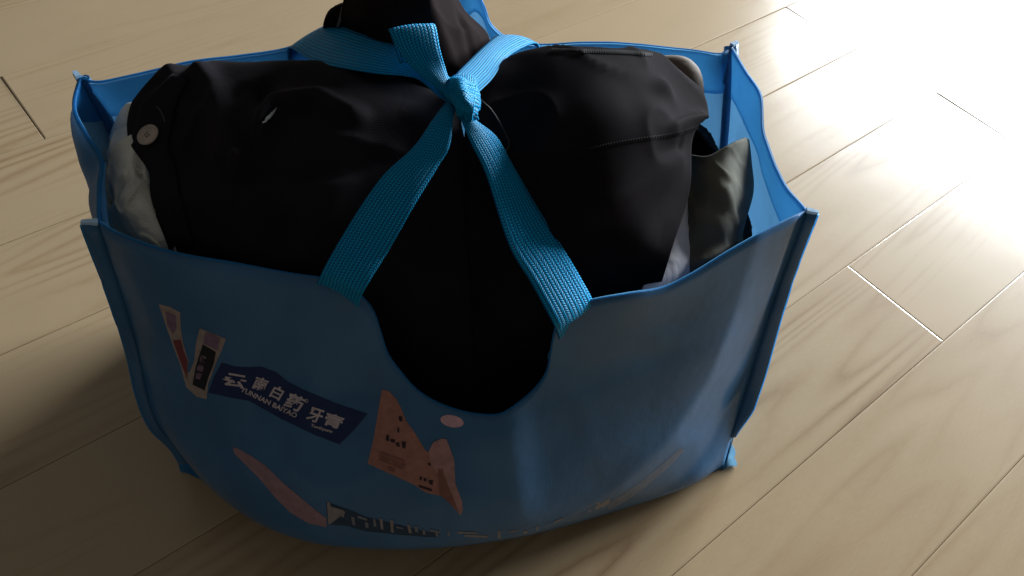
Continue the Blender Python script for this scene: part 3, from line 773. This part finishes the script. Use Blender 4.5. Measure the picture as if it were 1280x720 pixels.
overlock([(706,198),(740,184),(790,174),(840,166),(880,154)], 60, TT, trs)
# drawstring cord by the knot
stitch_line('drawstring', [(598,126),(612,138),(626,158),(637,178),(636,190),(628,197)], TT, trs, flat('black_cord', (.02, .018, .018), .5), .0011, 24, .002)

# rear hump: brown-black jacket standing up beyond the handles
jk = empty('dark_jacket', (-.14, .62, .25), 'brownish black jacket heaped up behind the knotted handles at the back of the blue bag', 'jacket')
jk_o, Pj = garment('cloth', [
 [(425,100,.27),(470,120,.27),(520,140,.27),(560,150,.27),(600,150,.27)],
 [(425,52,.305),(465,70,.325),(510,88,.336),(552,98,.336),(598,88,.322)],
 [(426,20,.345),(465,30,.370),(510,36,.380),(556,44,.370),(612,47,.318)],
 [(430,-8,.365),(465,-15,.395),(510,-15,.405),(548,0,.392),(584,16,.335)],
 [(432,-36,.375),(470,-50,.405),(512,-50,.412),(544,-36,.400),(562,-8,.348)],
 [(440,-40,.30),(475,-50,.30),(512,-50,.30),(544,-40,.30),(560,-10,.30)],
], M_black3, jk, 80, 80, drop=True, seed=9, amp=.006, sc=13, edge=.3, folds=[
 ([(565,95,.33),(560,60,.36),(545,20,.39),(520,-20,.4)], .009, .008), ([(590,90,.32),(592,60,.34),(575,25,.36)], -.008, .007),
 ([(455,50,.34),(470,10,.38),(460,-20,.39)], .008, .01)])
P = []                                               # turned-up cuff with a grey lining strip at its left edge
cuff, _ = garment('cuff', [[(404,46,.30),(412,48,.30),(424,50,.305),(434,52,.31)], [(404,30,.326),(412,30,.33),(424,30,.334),(434,32,.336)], [(410,14,.338),(416,11,.344),(424,8,.346),(434,6,.346)], [(418,10,.32),(422,8,.32),(428,4,.32),(436,2,.32)]],
   M_black3, jk, 24, 30, amp=.002, sc=30, seed=2)
TC = over(_, 0, 0)
strip('cuff_lining', [(427,10),(425,20),(421,32)], [(431,10),(429,21),(425,33)], flat('grey_binding', (.12, .115, .12), .7), TC, jk, .0015, 12, 3, .001)

# left side: pale cream garment with a rounded roll on top
pale = empty('cream_garment', (-.28, .46, .2), 'crumpled pale cream garment wedged against the left side of the blue bag', 'garment')
garment('cloth', [
 [(150,340,0.172),(180,345,0.182),(205,350,0.192),(228,352,0.192)],
 [(138,290,0.237),(168,303,0.250),(198,314,0.257),(222,318,0.262)],
 [(130,240,0.252),(150,250,0.274),(180,260,0.280),(205,270,0.272)],
 [(128,200,0.244),(145,196,0.274),(170,196,0.284),(200,205,0.274)],
 [(136,172,0.242),(150,166,0.267),(168,163,0.278),(195,166,0.272)],
 [(148,158,0.212),(156,152,0.232),(170,148,0.242),(195,150,0.242)],
], M_pale, pale, 60, 70, seed=6, amp=.013, sc=26, edge=.3, folds=[
 ([(138,247,.26),(165,240,.27),(195,238,.265)], -.010, .005), ([(160,170,.265),(150,210,.262),(158,250,.26)], .008, .006), ([(150,262,.255),(172,280,.255),(185,312,.25)], .007, .006), ([(165,250,.26),(170,300,.25)], -.006, .004), ([(140,215,.25),(168,228,.275),(190,222,.275)], -.009, .0035), ([(178,180,.28),(172,215,.285),(180,240,.28)], -.008, .003), ([(150,285,.25),(178,268,.265),(200,275,.26)], -.008, .003), ([(186,290,.26),(190,320,.25)], .006, .004), ([(140,232,.255),(160,222,.275)], .006, .004)])
P = []
ctr = [at(150, 176, .250), at(156, 160, .268), at(163, 146, .280), at(170, 137, .286), at(174, 131, .288)]
o = edge_tube('rolled_end', [spline(ctr, k / 20) for k in range(21)], lambda s: .0084 * math.sqrt(max(.02, 1 - max(0, (s - .62) / .38) ** 2)), M_pale, None, 16); parented(o, pale)

# right side: light grey cloth, olive garment, taupe roll, black cloth below
fill = empty('black_t_shirt', (.14, .6, .18), 'plain black cloth lying deep in the bag, mostly under the olive garment', 'garment')
garment('cloth', [
 [(800,430,.15),(850,400,.16),(900,370,.16),(960,350,.15)],
 [(820,350,.215),(860,335,.225),(905,322,.228),(955,290,.215)],
 [(830,270,.225),(870,265,.235),(915,262,.242),(958,250,.215)],
 [(830,210,.225),(865,205,.235),(900,205,.235),(945,205,.20)],
 [(835,160,.240),(862,158,.256),(880,170,.258),(905,190,.21)],
 [(840,130,.18),(860,130,.18),(880,140,.18),(900,170,.15)],
], M_black2, fill, 50, 60, seed=3, amp=.005, sc=20, inside=True, edge=.2)
grey = empty('light_grey_cloth', (.12, .52, .2), 'strip of light grey cloth showing between the black trousers and the olive garment', 'cloth')
garment('cloth', [
 [(790,420,.19),(815,405,.19),(840,395,.19),(862,385,.19)],
 [(800,372,.255),(822,364,.257),(842,354,.257),(862,346,.253)],
 [(820,310,.268),(835,305,.270),(850,300,.270),(866,298,.264)],
 [(838,250,.276),(848,245,.278),(858,240,.278),(868,238,.272)],
 [(845,200,.270),(852,198,.272),(860,196,.272),(868,196,.268)],
], M_greyw, grey, 30, 60, seed=5, amp=.0025, sc=18)
olive = empty('olive_garment', (.16, .56, .2), 'dull olive grey folded garment standing against the right side of the blue bag', 'garment')
ol, Po = garment('cloth', [
 [(852,400,.18),(880,385,.18),(910,365,.18),(940,345,.17)],
 [(858,345,.252),(880,335,.262),(905,322,.262),(930,305,.245)],
 [(859,302,.264),(884,300,.272),(910,297,.272),(930,285,.255)],
 [(861,240,.280),(888,238,.292),(915,240,.292),(942,240,.262)],
 [(863,204,.288),(886,208,.300),(914,198,.302),(940,205,.274)],
 [(862,193,.290),(886,194,.300),(922,174,.306),(936,174,.282)],
 [(864,205,.25),(886,206,.25),(920,190,.25),(932,188,.25)],
], M_olive, olive, 60, 80, seed=7, amp=.003, sc=24, fold_k=.7, inside=True, edge=.1, folds=[
 ([(868,240,.285),(900,262,.285),(935,262,.27)], -.006, .006), ([(868,212,.29),(905,245,.29),(925,285,.27)], .006, .006), ([(865,268,.275),(895,285,.275),(928,275,.26)], .005, .005), ([(890,196,.3),(905,230,.295)], -.004, .006)])
taupe = empty('taupe_roll', (.11, .68, .27), 'shiny taupe satin roll tucked behind the black trousers at the back right rim', 'cloth')
tb = [at(806, 92, .285), at(822, 85, .292), at(838, 86, .295), at(852, 92, .294), at(861, 104, .286), at(866, 122, .272), at(868, 145, .25)]
o = edge_tube('cloth', [spline(tb, k / 40) for k in range(41)], lambda s: .0125 * (1 - .15 * math.sin(s * 9)), M_taupe, None, 20); parented(o, taupe)
